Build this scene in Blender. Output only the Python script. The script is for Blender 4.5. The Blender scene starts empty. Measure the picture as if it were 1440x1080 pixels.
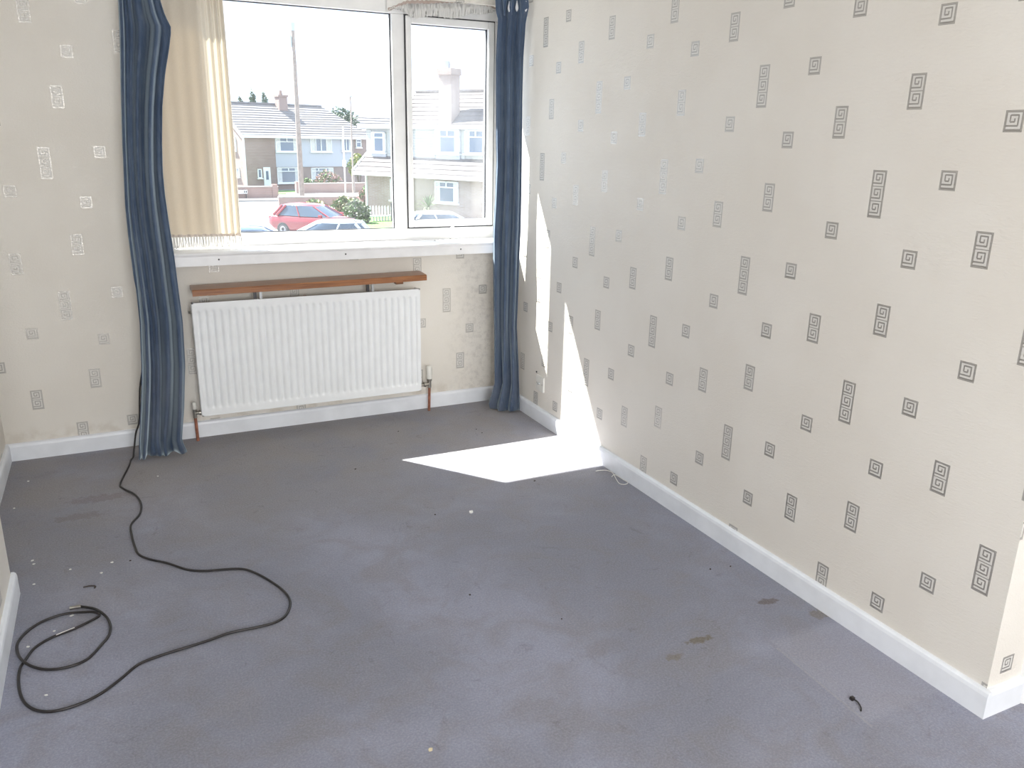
import bpy, bmesh, math, random
from mathutils import Vector, Matrix
random.seed(7)
S = bpy.context.scene
C = S.collection

# ------------------------------------------------------------------ camera
cam_d = bpy.data.cameras.new('camera')
cam = bpy.data.objects.new('camera', cam_d); C.objects.link(cam)
cam_d.sensor_width = 36.0; cam_d.lens = 36.0 * 1142.93 / 1440.0
cam_d.clip_start = 0.02; cam_d.clip_end = 600
r_, u_, f_ = (0.900681, -0.434089, 0.018438), (0.109482, 0.267818, 0.957229), (0.420461, 0.860139, -0.288744)
M = Matrix(((r_[0], u_[0], -f_[0], -2.0025), (r_[1], u_[1], -f_[1], -4.2358), (r_[2], u_[2], -f_[2], 1.5), (0, 0, 0, 1)))
cam.matrix_world = M
S.camera = cam

# ------------------------------------------------------------------ world, sun, exposure
w = bpy.data.worlds.new('sky'); S.world = w; w.use_nodes = True
bg = w.node_tree.nodes['Background']
bg.inputs[0].default_value = (0.76, 0.90, 1.12, 1); bg.inputs[1].default_value = 1.7
sun_d = bpy.data.lights.new('sun', 'SUN'); sun_d.energy = 22.0; sun_d.angle = math.radians(0.55); sun_d.color = (1.0, 0.96, 0.9)
sun = bpy.data.objects.new('sun_offscreen', sun_d); C.objects.link(sun)
sun.rotation_euler = Vector((1.0, -1.28, -2.07)).to_track_quat('-Z', 'Y').to_euler()
sun.location = (-6, 10, 14)
# added fill light from behind the viewpoint, set in the unseen rear opening
rear_d = bpy.data.lights.new('fill_rear_offscreen', 'AREA'); rear_d.shape = 'RECTANGLE'; rear_d.size = 1.64; rear_d.size_y = 1.43
rear_d.energy = 78.0; rear_d.color = (1.0, .985, .96)
rear = bpy.data.objects.new('fill_rear_offscreen', rear_d); C.objects.link(rear)
rear.location = (-1.62, -6.52, 1.375); rear.rotation_euler = (math.radians(90), 0, 0)
S.view_settings.view_transform = 'Standard'; S.view_settings.look = 'None'
S.view_settings.exposure = 0.45; S.view_settings.gamma = 1.0; S.view_settings.use_curve_mapping = False

# ------------------------------------------------------------------ material helpers
class NT:
    def __init__(s, name):
        s.m = bpy.data.materials.new(name); s.m.use_nodes = True
        s.t = s.m.node_tree; s.b = s.t.nodes['Principled BSDF']; s.out = s.t.nodes['Material Output']
    def n(s, kind, **kw):
        k = s.t.nodes.new(kind)
        for a, v in kw.items(): setattr(k, a, v)
        return k
    def put(s, sock, v):
        if isinstance(v, bpy.types.NodeSocket): s.t.links.new(v, sock)
        elif isinstance(v, (tuple, list)) and len(v) == 3 and sock.type == 'RGBA': sock.default_value = (*v, 1)
        else: sock.default_value = v
    def math(s, op, a, b=None, c=None):
        k = s.n('ShaderNodeMath', operation=op)
        s.put(k.inputs[0], a)
        if b is not None: s.put(k.inputs[1], b)
        if c is not None: s.put(k.inputs[2], c)
        return k.outputs[0]
    def mix(s, f, a, b):
        k = s.n('ShaderNodeMix', data_type='RGBA')
        s.put(k.inputs[0], f); s.put(k.inputs[6], a); s.put(k.inputs[7], b)
        return k.outputs[2]
    def fmix(s, f, a, b):
        k = s.n('ShaderNodeMix', data_type='FLOAT')
        s.put(k.inputs[0], f); s.put(k.inputs[2], a); s.put(k.inputs[3], b)
        return k.outputs[0]
    def noise(s, scale, detail=4, rough=.55, vec=None, dist=0):
        k = s.n('ShaderNodeTexNoise'); k.inputs['Scale'].default_value = scale; k.inputs['Detail'].default_value = detail
        k.inputs['Roughness'].default_value = rough; k.inputs['Distortion'].default_value = dist
        s.t.links.new(vec if vec is not None else s.pos(), k.inputs['Vector'])
        return k.outputs['Fac']
    def pos(s):
        if not hasattr(s, '_p'): s._p = s.n('ShaderNodeNewGeometry').outputs['Position']
        return s._p
    def obj(s): return s.n('ShaderNodeTexCoord').outputs['Object']
    def xyz(s):
        if not hasattr(s, '_x'):
            k = s.n('ShaderNodeSeparateXYZ'); s.t.links.new(s.pos(), k.inputs[0]); s._x = k.outputs
        return s._x
    def ramp(s, f, lo, hi):
        k = s.n('ShaderNodeMapRange', interpolation_type='SMOOTHSTEP'); s.put(k.inputs[0], f)
        k.inputs[1].default_value = lo; k.inputs[2].default_value = hi
        return k.outputs[0]
    def bump(s, h, strength=.3, dist=.002):
        k = s.n('ShaderNodeBump'); k.inputs['Strength'].default_value = strength; k.inputs['Distance'].default_value = dist
        s.put(k.inputs['Height'], h); s.t.links.new(k.outputs[0], s.b.inputs['Normal'])
    def set(s, **kw):
        nm = dict(col='Base Color', rough='Roughness', metal='Metallic', spec='Specular IOR Level', sheen='Sheen Weight', coat='Coat Weight')
        for a, v in kw.items(): s.put(s.b.inputs[nm.get(a, a)], v)
        return s

def pm(name, col, rough=.5, metal=0, var=.12, scale=12, bump=0, bscale=200, spec=.5):
    t = NT(name)
    f = t.noise(scale, 4)
    t.set(col=t.mix(t.ramp(f, .3, .7), tuple(c * (1 - var) for c in col), tuple(min(1, c * (1 + var)) for c in col)), rough=rough, metal=metal, spec=spec)
    if bump: t.bump(t.noise(bscale, 3), bump, .002)
    return t.m

# ------------------------------------------------------------------ mesh helpers
class MB:
    def __init__(s): s.v = []; s.f = []; s.sm = []
    def add(s, vs, fs, smooth=False):
        o = len(s.v); s.v += [tuple(v) for v in vs]
        for f in fs: s.f.append(tuple(i + o for i in f)); s.sm.append(smooth)
        return s
    def box(s, a, b, ch=0):
        (x0, y0, z0), (x1, y1, z1) = a, b
        x0, x1 = min(x0, x1), max(x0, x1); y0, y1 = min(y0, y1), max(y0, y1); z0, z1 = min(z0, z1), max(z0, z1)
        if not ch:
            return s.add([(x0,y0,z0),(x1,y0,z0),(x1,y1,z0),(x0,y1,z0),(x0,y0,z1),(x1,y0,z1),(x1,y1,z1),(x0,y1,z1)],
                         [(3,2,1,0),(4,5,6,7),(0,1,5,4),(1,2,6,5),(2,3,7,6),(3,0,4,7)])
        bm = bmesh.new(); bmesh.ops.create_cube(bm, size=1)
        for v in bm.verts: v.co = Vector(((x0+x1)/2 + v.co.x*(x1-x0), (y0+y1)/2 + v.co.y*(y1-y0), (z0+z1)/2 + v.co.z*(z1-z0)))
        bmesh.ops.bevel(bm, geom=bm.edges[:], offset=ch, segments=2, affect='EDGES', profile=.6)
        bm.verts.ensure_lookup_table(); bm.verts.index_update()
        s.add([v.co[:] for v in bm.verts], [[v.index for v in f.verts] for f in bm.faces]); bm.free()
        return s
    def prism(s, prof, fn, t0, t1):      # prof: 2-d outline, fn(p, t) -> 3-d
        n = len(prof)
        vs = [fn(p, t0) for p in prof] + [fn(p, t1) for p in prof]
        return s.add(vs, [tuple(range(n))[::-1], tuple(range(n, 2*n))] + [(i, (i+1) % n, n+(i+1) % n, n+i) for i in range(n)])
    def tube(s, pts, rad, seg=8, cap=True):
        pts = [Vector(p) for p in pts]; n = len(pts); rings = []
        up = Vector((0, 0, 1))
        for i, p in enumerate(pts):
            d = (pts[min(i+1, n-1)] - pts[max(i-1, 0)]).normalized()
            a = d.cross(up)
            if a.length < .05: a = d.cross(Vector((1, 0, 0)))
            a.normalize(); b = d.cross(a).normalized()
            r = rad[i] if isinstance(rad, (list, tuple)) else rad
            rings.append([p + (a*math.cos(2*math.pi*k/seg) + b*math.sin(2*math.pi*k/seg))*r for k in range(seg)])
        vs = [v for rg in rings for v in rg]
        fs = [(i*seg+k, i*seg+(k+1) % seg, (i+1)*seg+(k+1) % seg, (i+1)*seg+k) for i in range(n-1) for k in range(seg)]
        s.add(vs, fs, True)
        if cap: s.add(rings[0], [tuple(range(seg))]); s.add(rings[-1], [tuple(range(seg))[::-1]])
        return s
    def grid(s, fn, nu, nv, smooth=True):
        vs = [fn(i/nu, j/nv) for j in range(nv+1) for i in range(nu+1)]
        fs = [(j*(nu+1)+i, j*(nu+1)+i+1, (j+1)*(nu+1)+i+1, (j+1)*(nu+1)+i) for j in range(nv) for i in range(nu)]
        return s.add(vs, fs, smooth)
    def lathe(s, prof, c, seg=20, axis='z'):
        c = Vector(c); vs = []
        for r, h in prof:
            for k in range(seg):
                a = 2*math.pi*k/seg; q = (r*math.cos(a), r*math.sin(a), h)
                if axis == 'y': q = (q[0], q[2], q[1])
                if axis == 'x': q = (q[2], q[0], q[1])
                vs.append(c + Vector(q))
        n = len(prof)
        fs = [(j*seg+k, j*seg+(k+1) % seg, (j+1)*seg+(k+1) % seg, (j+1)*seg+k) for j in range(n-1) for k in range(seg)]
        s.add(vs, fs, True); s.add(vs[:seg], [tuple(range(seg))]); s.add(vs[-seg:], [tuple(range(seg))])
        return s
    def xf(s, m):
        s.v = [tuple(m @ Vector(v)) for v in s.v]; return s
    def build(s, name, mat, parent=None, fix=True, off=None):
        me = bpy.data.meshes.new(name)
        vs = s.v if off is None else [tuple(Vector(v) - Vector(off)) for v in s.v]
        me.from_pydata(vs, [], s.f); me.polygons.foreach_set('use_smooth', s.sm)
        if fix:
            bm = bmesh.new(); bm.from_mesh(me); bmesh.ops.recalc_face_normals(bm, faces=bm.faces[:]); bm.to_mesh(me); bm.free()
        me.update()
        o = bpy.data.objects.new(name, me); C.objects.link(o)
        me.materials.append(mat)
        if off is not None: o.location = off
        if parent is not None: o.parent = parent
        return o

def tag(o, label, cat, group=None, kind=None):
    o['label'] = label
    if cat: o['category'] = cat
    if group: o['group'] = group
    if kind: o['kind'] = kind
    return o
def thing(name, label, cat, loc=(0, 0, 0), group=None):
    o = bpy.data.objects.new(name, None); C.objects.link(o); o.location = loc; o.empty_display_size = .1
    return tag(o, label, cat, group)
def part(mb, name, mat, par):            # part given in world coordinates under a thing that is only translated
    base = Vector(par.location) if par.parent is None else Vector((0, 0, 0))
    q = par
    base = Vector((0, 0, 0))
    while q is not None: base += Vector(q.location); q = q.parent
    mb.v = [tuple(Vector(v) - base) for v in mb.v]
    return mb.build(name, mat, par)
def structure(o, label=None):
    o['kind'] = 'structure'
    if label: o['label'] = label
    return o
def sm(a, b, x):
    t = max(0, min(1, (x-a)/(b-a))); return t*t*(3-2*t)
def interp(tab, z):
    tab = sorted(tab)
    if z <= tab[0][0]: return tab[0][1]
    for (a, b), (c, d) in zip(tab, tab[1:]):
        if z <= c: return b + (d-b)*sm(a, c, z)*1.0 if False else b + (d-b)*(z-a)/(c-a)
    return tab[-1][1]
def spline(pts, k=6):
    P = [Vector(p) for p in pts]; out = []
    for i in range(len(P)-1):
        p0, p1, p2, p3 = P[max(i-1, 0)], P[i], P[i+1], P[min(i+2, len(P)-1)]
        for j in range(k):
            t = j/k
            out.append(.5*((2*p1)+(-p0+p2)*t+(2*p0-5*p1+4*p2-p3)*t*t+(-p0+3*p1-3*p2+p3)*t**3))
    out.append(P[-1]); return out

# ------------------------------------------------------------------ wallpaper
PU, QV = .5235, .638                # roll width and vertical repeat, half drop between rolls
MOTIFS = [(1.838, .288, 1), (1.817, .609, 2), (1.687, .139, 1), (1.606, .556, 1), (1.547, .368, 2), (1.465, .089, 3)]
def wallpaper(name, ufn, mould=False, tone=((.80, .76, .695), (.83, .795, .735)), ink=((.73, .71, .67), (.57, .545, .51), (.44, .42, .39))):
    t = NT(name); X = t.xyz()
    u, v = ufn(t, X)
    col = t.math('FLOOR', t.math('DIVIDE', t.math('SUBTRACT', u, 1.39), PU))
    uf = t.math('SUBTRACT', u, t.math('MULTIPLY', col, PU))
    vf = t.math('ADD', v, t.math('MULTIPLY', col, QV/2))
    SX = SY = ST = IN = None
    for cu, cv, n in MOTIFS:
        h = (.010+.042*n)/2
        du = t.math('SUBTRACT', uf, cu)
        dv = t.math('SUBTRACT', t.math('FLOORED_MODULO', t.math('SUBTRACT', vf, cv-QV/2), QV), QV/2)
        ins = t.math('MULTIPLY', t.math('COMPARE', du, 0.0, .0242), t.math('COMPARE', dv, 0.0, h))
        a = t.math('MULTIPLY', ins, du); b = t.math('MULTIPLY', ins, t.math('ADD', dv, h)); c = t.math('MULTIPLY', ins, 2*h)
        SX = a if SX is None else t.math('ADD', SX, a); SY = b if SY is None else t.math('ADD', SY, b)
        ST = c if ST is None else t.math('ADD', ST, c); IN = ins if IN is None else t.math('ADD', IN, ins)
    cx = t.math('DIVIDE', t.math('ADD', SX, .0192), .0384)
    cy = t.math('DIVIDE', t.math('FLOORED_MODULO', t.math('SUBTRACT', SY, .005), .042), .042)
    def rect(u0, u1, v0, v1):
        return t.math('MULTIPLY', t.math('COMPARE', cx, (u0+u1)/2, (u1-u0)/2), t.math('COMPARE', cy, (v0+v1)/2, (v1-v0)/2))
    wd = .05
    strokes = None
    for (u0, u1, v0, v1) in [(0, 1, 0, .06), (0, .80, .24-wd, .24+wd), (.78-wd, .78+wd, .24, .86), (.24, .80, .84-wd, .84+wd), (.24-wd, .24+wd, .46, .86),
                             (.24, .56, .46-wd, .46+wd), (.54-wd, .54+wd, .46, .66)]:
        k = rect(u0, u1, v0, v1); strokes = k if strokes is None else t.math('MAXIMUM', strokes, k)
    ax = t.math('ABSOLUTE', SX); ey = t.math('MINIMUM', SY, t.math('SUBTRACT', ST, SY))
    edge = t.math('MINIMUM', t.math('SUBTRACT', .0242, ax), ey)          # distance from the motif's outline
    band = t.math('LESS_THAN', edge, .005)
    line = t.math('MAXIMUM', t.math('LESS_THAN', edge, .0012), t.math('COMPARE', edge, .0046, .0010))
    dark = t.math('MULTIPLY', IN, t.math('MAXIMUM', line, t.math('MULTIPLY', strokes, t.math('SUBTRACT', 1.0, band))))
    midm = t.math('MULTIPLY', IN, band)
    n1 = t.ramp(t.noise(2.2, 3), .35, .65)
    base = t.mix(n1, *tone)
    if mould:
        x, z = X[0], X[2]
        area = t.math('MULTIPLY', t.ramp(x, -.42, -.16), t.math('SUBTRACT', 1.0, t.math('MULTIPLY', t.ramp(z, .75, .95), .35)))
        spots = t.ramp(t.noise(26, 8, .75), .44, .66)
        base = t.mix(t.math('MULTIPLY', t.math('MULTIPLY', area, spots), .32), base, (.36, .33, .30))
        rim = t.math('MULTIPLY', t.ramp(z, .17, .10), t.ramp(t.noise(14, 5), .45, .65))
        base = t.mix(t.math('MULTIPLY', rim, .3), base, (.5, .42, .32))
    c = t.mix(IN, base, ink[0])
    c = t.mix(midm, c, ink[1]); c = t.mix(dark, c, ink[2])
    shin = t.math('MAXIMUM', dark, midm)
    t.set(col=c, rough=t.fmix(IN, .60, .33), metal=t.math('MULTIPLY', shin, .6), spec=.4)
    mp = t.n('ShaderNodeMapping'); mp.inputs['Scale'].default_value = (1, .45, 1.5); t.t.links.new(t.pos(), mp.inputs[0])
    t.bump(t.noise(120, 3, .6, vec=mp.outputs[0], dist=.6), .6, .0024)
    return t.m
wp_right = wallpaper('wallpaper_right', lambda t, X: (t.math('MULTIPLY', X[1], -1.0), X[2]))
def ub(t, X):
    k = t.math('GREATER_THAN', X[0], -1.0)
    return t.math('ADD', t.math('ADD', X[0], 3.708), t.math('MULTIPLY', k, -1.89)), t.math('ADD', X[2], t.math('ADD', .006, t.math('MULTIPLY', k, .101)))
wp_back = wallpaper('wallpaper_back', ub, True)
wp_left = wallpaper('wallpaper_left', lambda t, X: (t.math('ADD', X[1], 1.2), X[2]))
wp_ret = wallpaper('wallpaper_return', lambda t, X: (t.math('ADD', X[0], 3.177), t.math('ADD', X[2], .315)))

# ------------------------------------------------------------------ carpet and plain materials
def carpet():
    t = NT('carpet'); X = t.xyz()
    a = t.ramp(t.noise(1.1, 6, .6, dist=.4), .38, .66)
    b = t.ramp(t.noise(5.5, 7, .65, dist=.8), .40, .68)
    fine = t.noise(160, 3, .7)
    c = t.mix(a, (.266, .273, .338), (.358, .372, .474))
    c = t.mix(t.math('MULTIPLY', b, .46), c, (.266, .247, .252))
    # trodden brown dirt along the window side, scattered in blotches
    dirt = t.math('MULTIPLY', t.ramp(X[1], -1.9, -.15), t.ramp(t.noise(2.4, 6, .6), .22, .62))
    c = t.mix(t.math('MULTIPLY', dirt, .75), c, (.345, .315, .298))
    sc = t.ramp(t.noise(13, 8, .75, dist=1.2), .56, .74)
    c = t.mix(t.math('MULTIPLY', sc, .40), c, (.10, .085, .08))
    def spot(cx, cy, rx, ry, colr, k, th=.5):
        nonlocal c
        dx = t.math('DIVIDE', t.math('SUBTRACT', X[0], cx), rx); dy = t.math('DIVIDE', t.math('SUBTRACT', X[1], cy), ry)
        d = t.math('SQRT', t.math('ADD', t.math('MULTIPLY', dx, dx), t.math('MULTIPLY', dy, dy)))
        d = t.math('ADD', d, t.math('MULTIPLY', t.math('SUBTRACT', t.noise(38, 4, .6), .5), 1.9))
        c = t.mix(t.math('MULTIPLY', t.ramp(d, 1.0, .55), k), c, colr)
    spot(-.485, -2.505, .060, .020, (.17, .135, .085), .8)
    spot(-.610, -2.546, .035, .022, (.20, .165, .115), .6)
    spot(-.018, -2.552, .05, .03, (.19, .155, .115), .6)
    spot(-.777, -2.415, .10, .05, (.2, .175, .16), .22)
    spot(-1.12, -2.582, .10, .06, (.2, .175, .155), .2)
    spot(-2.18, -.62, .16, .05, (.16, .10, .07), .3)
    spot(-2.26, -.78, .12, .04, (.16, .12, .09), .3)
    spot(-.13, -2.42, .05, .02, (.13, .09, .08), .7)
    # cleaner rectangle left by furniture beside the right-hand skirting
    rot = t.math('SUBTRACT', X[0], t.math('MULTIPLY', t.math('ADD', X[1], 2.62), .05))
    pa = t.math('MULTIPLY', t.ramp(rot, -.29, -.275), t.math('MULTIPLY', t.ramp(X[1], -3.02, -2.98), t.ramp(X[1], -2.58, -2.63)))
    c = t.mix(t.math('MULTIPLY', pa, .55), c, (.405, .405, .485))
    ln = t.math('MULTIPLY', t.math('COMPARE', rot, -.287, .004), t.math('COMPARE', X[1], -2.83, .19))
    c = t.mix(t.math('MULTIPLY', ln, .5), c, (.43, .42, .46))
    c = t.mix(t.ramp(fine, .35, .75), t.mix(.16, c, (.02, .02, .02)), t.mix(.06, c, (1, 1, 1)))
    t.set(col=c, rough=.95, spec=.12, sheen=.15)
    t.bump(t.math('ADD', fine, t.math('MULTIPLY', t.noise(420, 2), .8)), .55, .004)
    return t.m
M_carpet = carpet()
M_gloss = pm('white_gloss_paint', (.88, .88, .89), .32, var=.04, scale=9, bump=.06, bscale=40)
M_skirt = pm('skirting_paint', (.86, .89, .94), .38, var=.05, scale=7, bump=.10, bscale=30)
M_upvc = pm('white_upvc', (.88, .88, .88), .28, var=.03)
M_gasket = pm('black_gasket', (.03, .03, .035), .6)
M_ceil = pm('ceiling_paint', (.86, .85, .82), .8, bump=.2, bscale=60, var=.03)
M_rad = pm('radiator_enamel', (.90, .92, .935), .33, var=.02)
M_copper = pm('copper_pipe', (.55, .24, .16), .38, .75, var=.25, scale=30)
M_brass = pm('dull_chrome', (.42, .40, .36), .3, .9, var=.2, scale=40)
M_plast = pm('white_plastic', (.80, .79, .74), .35, var=.05)
M_dark = pm('dark_metal', (.06, .06, .065), .45, .4)
M_steel = pm('galvanised_steel', (.42, .43, .44), .4, .8)
M_black = pm('black_rubber', (.022, .019, .019), .42, var=.35, scale=25)
def wood():
    t = NT('varnished_wood'); mp = t.n('ShaderNodeMapping'); mp.inputs['Scale'].default_value = (1.2, 26, 26)
    t.t.links.new(t.pos(), mp.inputs[0])
    g = t.ramp(t.noise(5, 6, .65, vec=mp.outputs[0], dist=.4), .3, .72)
    t.set(col=t.mix(g, (.20, .075, .028), (.40, .17, .065)), rough=.34, spec=.5, coat=.25); return t.m
M_wood = wood()
def velvet():
    t = NT('blue_velvet')
    g = t.ramp(t.noise(6, 6, .6), .3, .7)
    z = t.xyz()[2]
    mp = t.n('ShaderNodeMapping'); mp.inputs['Scale'].default_value = (9, 9, 1.2); t.t.links.new(t.pos(), mp.inputs[0])
    dust = t.ramp(t.noise(9, 6, .7, vec=mp.outputs[0]), .45, .75)
    c = t.mix(g, (.052, .080, .138), (.082, .118, .182))
    c = t.mix(t.math('MULTIPLY', dust, .35), c, (.20, .23, .27))
    worn = t.math('MULTIPLY', t.ramp(z, .75, .1), t.ramp(t.noise(4, 6), .3, .7))
    c = t.mix(t.math('MULTIPLY', worn, .45), c, (.20, .21, .25))
    t.set(col=c, rough=.85, sheen=.9, spec=.2); t.b.inputs['Sheen Roughness'].default_value = .4
    t.b.inputs['Sheen Tint'].default_value = (.66, .78, .84, 1)
    t.bump(t.noise(500, 2), .2, .001)
    return t.m
M_velvet = velvet()
M_lining = pm('white_lining', (.78, .80, .82), .8)
def cloth(name, col, trans, k=.55):
    t = NT(name); n = t.noise(300, 2); cc = t.mix(t.ramp(n, .3, .7), tuple(x*.94 for x in col), col)
    t.set(col=cc, rough=.85, spec=.1)
    tr = t.n('ShaderNodeBsdfTranslucent'); tr.inputs[0].default_value = (*trans, 1)
    mx = t.n('ShaderNodeMixShader'); mx.inputs[0].default_value = k
    t.t.links.new(t.b.outputs[0], mx.inputs[1]); t.t.links.new(tr.outputs[0], mx.inputs[2]); t.t.links.new(mx.outputs[0], t.out.inputs[0])
    return t.m
M_net = cloth('beige_net', (.78, .72, .63), (.56, .48, .36), .28)
M_fringe = cloth('cream_fringe', (.88, .86, .82), (.7, .66, .6), .12)
M_lace = cloth('white_lace', (.92, .91, .89), (.85, .84, .82), .14)
M_braid = cloth('pale_braid', (.68, .60, .54), (.5, .44, .38), .15)
M_trim = cloth('mauve_braid', (.55, .45, .41), (.4, .33, .3), .15)
def glass(name, dirt):
    t = NT(name)
    tp = t.n('ShaderNodeBsdfTransparent'); tp.inputs[0].default_value = (.95, .97, .97, 1)
    gl = t.n('ShaderNodeBsdfGlossy'); gl.inputs['Roughness'].default_value = .02
    lw = t.n('ShaderNodeLayerWeight'); lw.inputs[0].default_value = .35
    fr = t.n('ShaderNodeMath', operation='MULTIPLY_ADD'); t.put(fr.inputs[0], t.math('POWER', lw.outputs['Facing'], 4.0)); fr.inputs[1].default_value = .5; fr.inputs[2].default_value = .03
    m1 = t.n('ShaderNodeMixShader'); t.t.links.new(fr.outputs[0], m1.inputs[0]); t.t.links.new(tp.outputs[0], m1.inputs[1]); t.t.links.new(gl.outputs[0], m1.inputs[2])
    tr = t.n('ShaderNodeBsdfTranslucent'); tr.inputs[0].default_value = (.93, .96, 1, 1)
    m2 = t.n('ShaderNodeMixShader')
    t.put(m2.inputs[0], t.math('MULTIPLY', t.ramp(t.noise(3, 5), .1, .9), dirt))
    t.t.links.new(m1.outputs[0], m2.inputs[1]); t.t.links.new(tr.outputs[0], m2.inputs[2]); t.t.links.new(m2.outputs[0], t.out.inputs[0])
    t.t.nodes.remove(t.b)
    return t.m
M_glass = glass('dusty_glass', .020); M_glass2 = glass('dustier_glass', .055)

# ------------------------------------------------------------------ room shell
WX = .012                      # paper face of the right-hand wall (skirting face stands at x = -.004)
LX, BX, BY0, BY1 = -2.57, -2.437, -1.36, -3.0
H = 2.42
structure(MB().box((-3.2, -6.5, -.12), (1.3, .15, 0)).build('floor', M_carpet), 'grey carpet floor, stained and trodden')
structure(MB().box((-3.2, -6.5, H), (1.3, .15, H+.12)).build('ceiling', M_ceil), 'white ceiling')
wr_ = structure(MB().box((WX, -3.11, 0), (WX+.2, .15, H)).build('wall_right', wp_right), 'cream wallpapered wall with silver key motifs')
wr_.data.materials.append(wp_ret)
for pl_ in wr_.data.polygons:
    if pl_.normal.y < -.5: pl_.material_index = 1
OX0, OX1, OZ0, OZ1 = -1.88, .004, .915, 2.168
wb = MB().box((-3.2, 0, 0), (OX0, .15, H)).box((OX0, 0, 0), (WX, .15, OZ0)).box((OX0, 0, OZ1), (WX, .15, H)).box((OX1, 0, OZ0), (WX, .15, OZ1))
structure(wb.build('wall_back', wp_back), 'cream wallpapered window wall')
structure(MB().box((LX-.2, -6.5, 0), (LX, 0, H)).build('wall_left', wp_left), 'cream wallpapered alcove wall')
structure(MB().box((LX, BY1, 0), (BX, BY0, H)).build('wall_chimney', wp_left), 'chimney breast standing out from the left wall')
structure(MB().box((WX+.2, -3.11, 0), (1.3, -2.95, H)).build('wall_return', wp_ret), 'short return wall beside the door')
structure(MB().box((1.1, -6.5, 0), (1.3, -3.11, H)).build('wall_hall', wp_ret), 'wall of the rear part of the room')
RW = (-2.5, -.74, .6, 2.15)       # added rear opening, placed for the fill light: x0 x1 z0 z1
wr = MB().box((-3.2, -6.65, 0), (RW[0], -6.5, H)).box((RW[1], -6.65, 0), (1.3, -6.5, H)).box((RW[0], -6.65, 0), (RW[1], -6.5, RW[2])).box((RW[0], -6.65, RW[3]), (RW[1], -6.5, H))
structure(wr.build('wall_rear', wp_left), 'wall behind the viewpoint')

def skirt(name, a, b, nrm, ext0=0, ext1=0, label=None):
    # a, b: floor line of the wall face; nrm: into the room
    a, b, nrm = Vector((*a, 0)), Vector((*b, 0)), Vector((*nrm, 0)); d = (b-a).normalized()
    a = a - d*ext0; b = b + d*ext1
    prof = [(0, -.005), (.016, -.005), (.016, .068), (.0135, .078), (.008, .083), (0, .084)]
    o = MB().prism(prof, lambda p, t: a.lerp(b, t) + nrm*p[0] + Vector((0, 0, p[1])), 0, 1).build(name, M_skirt)
    return structure(o, label or 'white painted skirting board')
skirt('baseboard_right', (WX, 0), (WX, -3.11), (-1, 0), 0, .016)
skirt('baseboard_back', (LX, 0), (WX, 0), (0, -1))
skirt('baseboard_left', (LX, 0), (LX, BY0), (1, 0))
skirt('baseboard_chimney', (BX, BY0), (BX, BY1), (1, 0), .016, .016)
skirt('baseboard_chimney_end', (LX, BY0), (BX, BY0), (0, 1))
skirt('baseboard_return', (WX, -3.11), (.155, -3.11), (0, -1), 0, 0)
d1 = structure(MB().box((.255, -3.13, .005), (.98, -3.095, 1.98)).build('door_1', M_gloss), 'white painted door beside the return wall')
a1 = MB().prism([(.155, 0), (.155, -.012), (.165, -.022), (.215, -.026), (.225, -.018), (.225, 0)], lambda p, t: Vector((p[0], -3.11+p[1], t)), 0, 2.06).prism(
    [(.155, 0), (.155, -.012), (.165, -.022), (.215, -.026), (.225, -.018), (.225, 0)], lambda p, t: Vector((1.165-p[0]+.02, -3.11+p[1], t)), 0, 2.06).box((.155, -3.13, 2.0), (1.03, -3.11, 2.06))
structure(a1.build('trim_1', M_gloss), 'white door architrave')
hd = MB().lathe([(.026, 0), (.026, .008), (.012, .012), (.012, .04)], (.33, -3.13, 1.0), 16, 'y'); hd.v = [(x, -6.26-y, z) for x, y, z in hd.v]
hd.box((.32, -3.182, .992), (.43, -3.168, 1.008)); hd.build('door_handle', M_brass, d1)

# added rear window, unseen behind the viewpoint, around the fill light
w2 = bpy.data.objects.new('window_2_added', None); C.objects.link(w2); structure(w2, 'added unseen rear window with white frame')
fr = MB(); x0, x1, z0, z1 = RW
fr.box((x0, -6.6, z0), (x0+.06, -6.54, z1)).box((x1-.06, -6.6, z0), (x1, -6.54, z1)).box((x0, -6.6, z0), (x1, -6.54, z0+.06)).box((x0, -6.6, z1-.06), (x1, -6.54, z1)).box(((x0+x1)/2-.035, -6.6, z0), ((x0+x1)/2+.035, -6.54, z1))
fr.build('window_frame', M_upvc, w2)
for k in range(2):
    xa = x0+.06 if k == 0 else (x0+x1)/2+.035; xb = (x0+x1)/2-.035 if k == 0 else x1-.06
    MB().box((xa, -6.574, z0+.06), (xb, -6.568, z1-.06)).build('pane', M_glass, w2)

# ------------------------------------------------------------------ main window
w1 = bpy.data.objects.new('window_1', None); C.objects.link(w1); structure(w1, 'white plastic window with one large fixed pane and an opening casement')
Y0, Y1 = .085, .148
def fbox(x0, x1, z0, z1, y0=Y0, y1=Y1, ch=.006): return MB().box((x0, y0, z0), (x1, y1, z1), ch)
fbox(OX0, .004, 2.10, OZ1).build('frame_head', M_upvc, w1)
fbox(OX0, .004, .95, 1.018).build('frame_bottom_rail', M_upvc, w1)
fbox(OX0, OX0+.06, 1.0175, 2.1005).build('frame_stile', M_upvc, w1)
fbox(-.036, .004, 1.0175, 2.1005).build('frame_stile', M_upvc, w1)
fbox(-.614, -.546, 1.0175, 2.1005).build('mullion', M_upvc, w1)
g = MB(); gx0, gx1, gz0, gz1 = OX0+.06, -.614, 1.018, 2.10
for a in ((gx0, gx0+.005, gz0, gz1), (gx1-.005, gx1, gz0, gz1), (gx0, gx1, gz0, gz0+.004), (gx0, gx1, gz1-.004, gz1)): g.box((a[0], Y0+.018, a[2]), (a[1], Y0+.03, a[3]))
g.build('gasket', M_gasket, w1)
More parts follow.
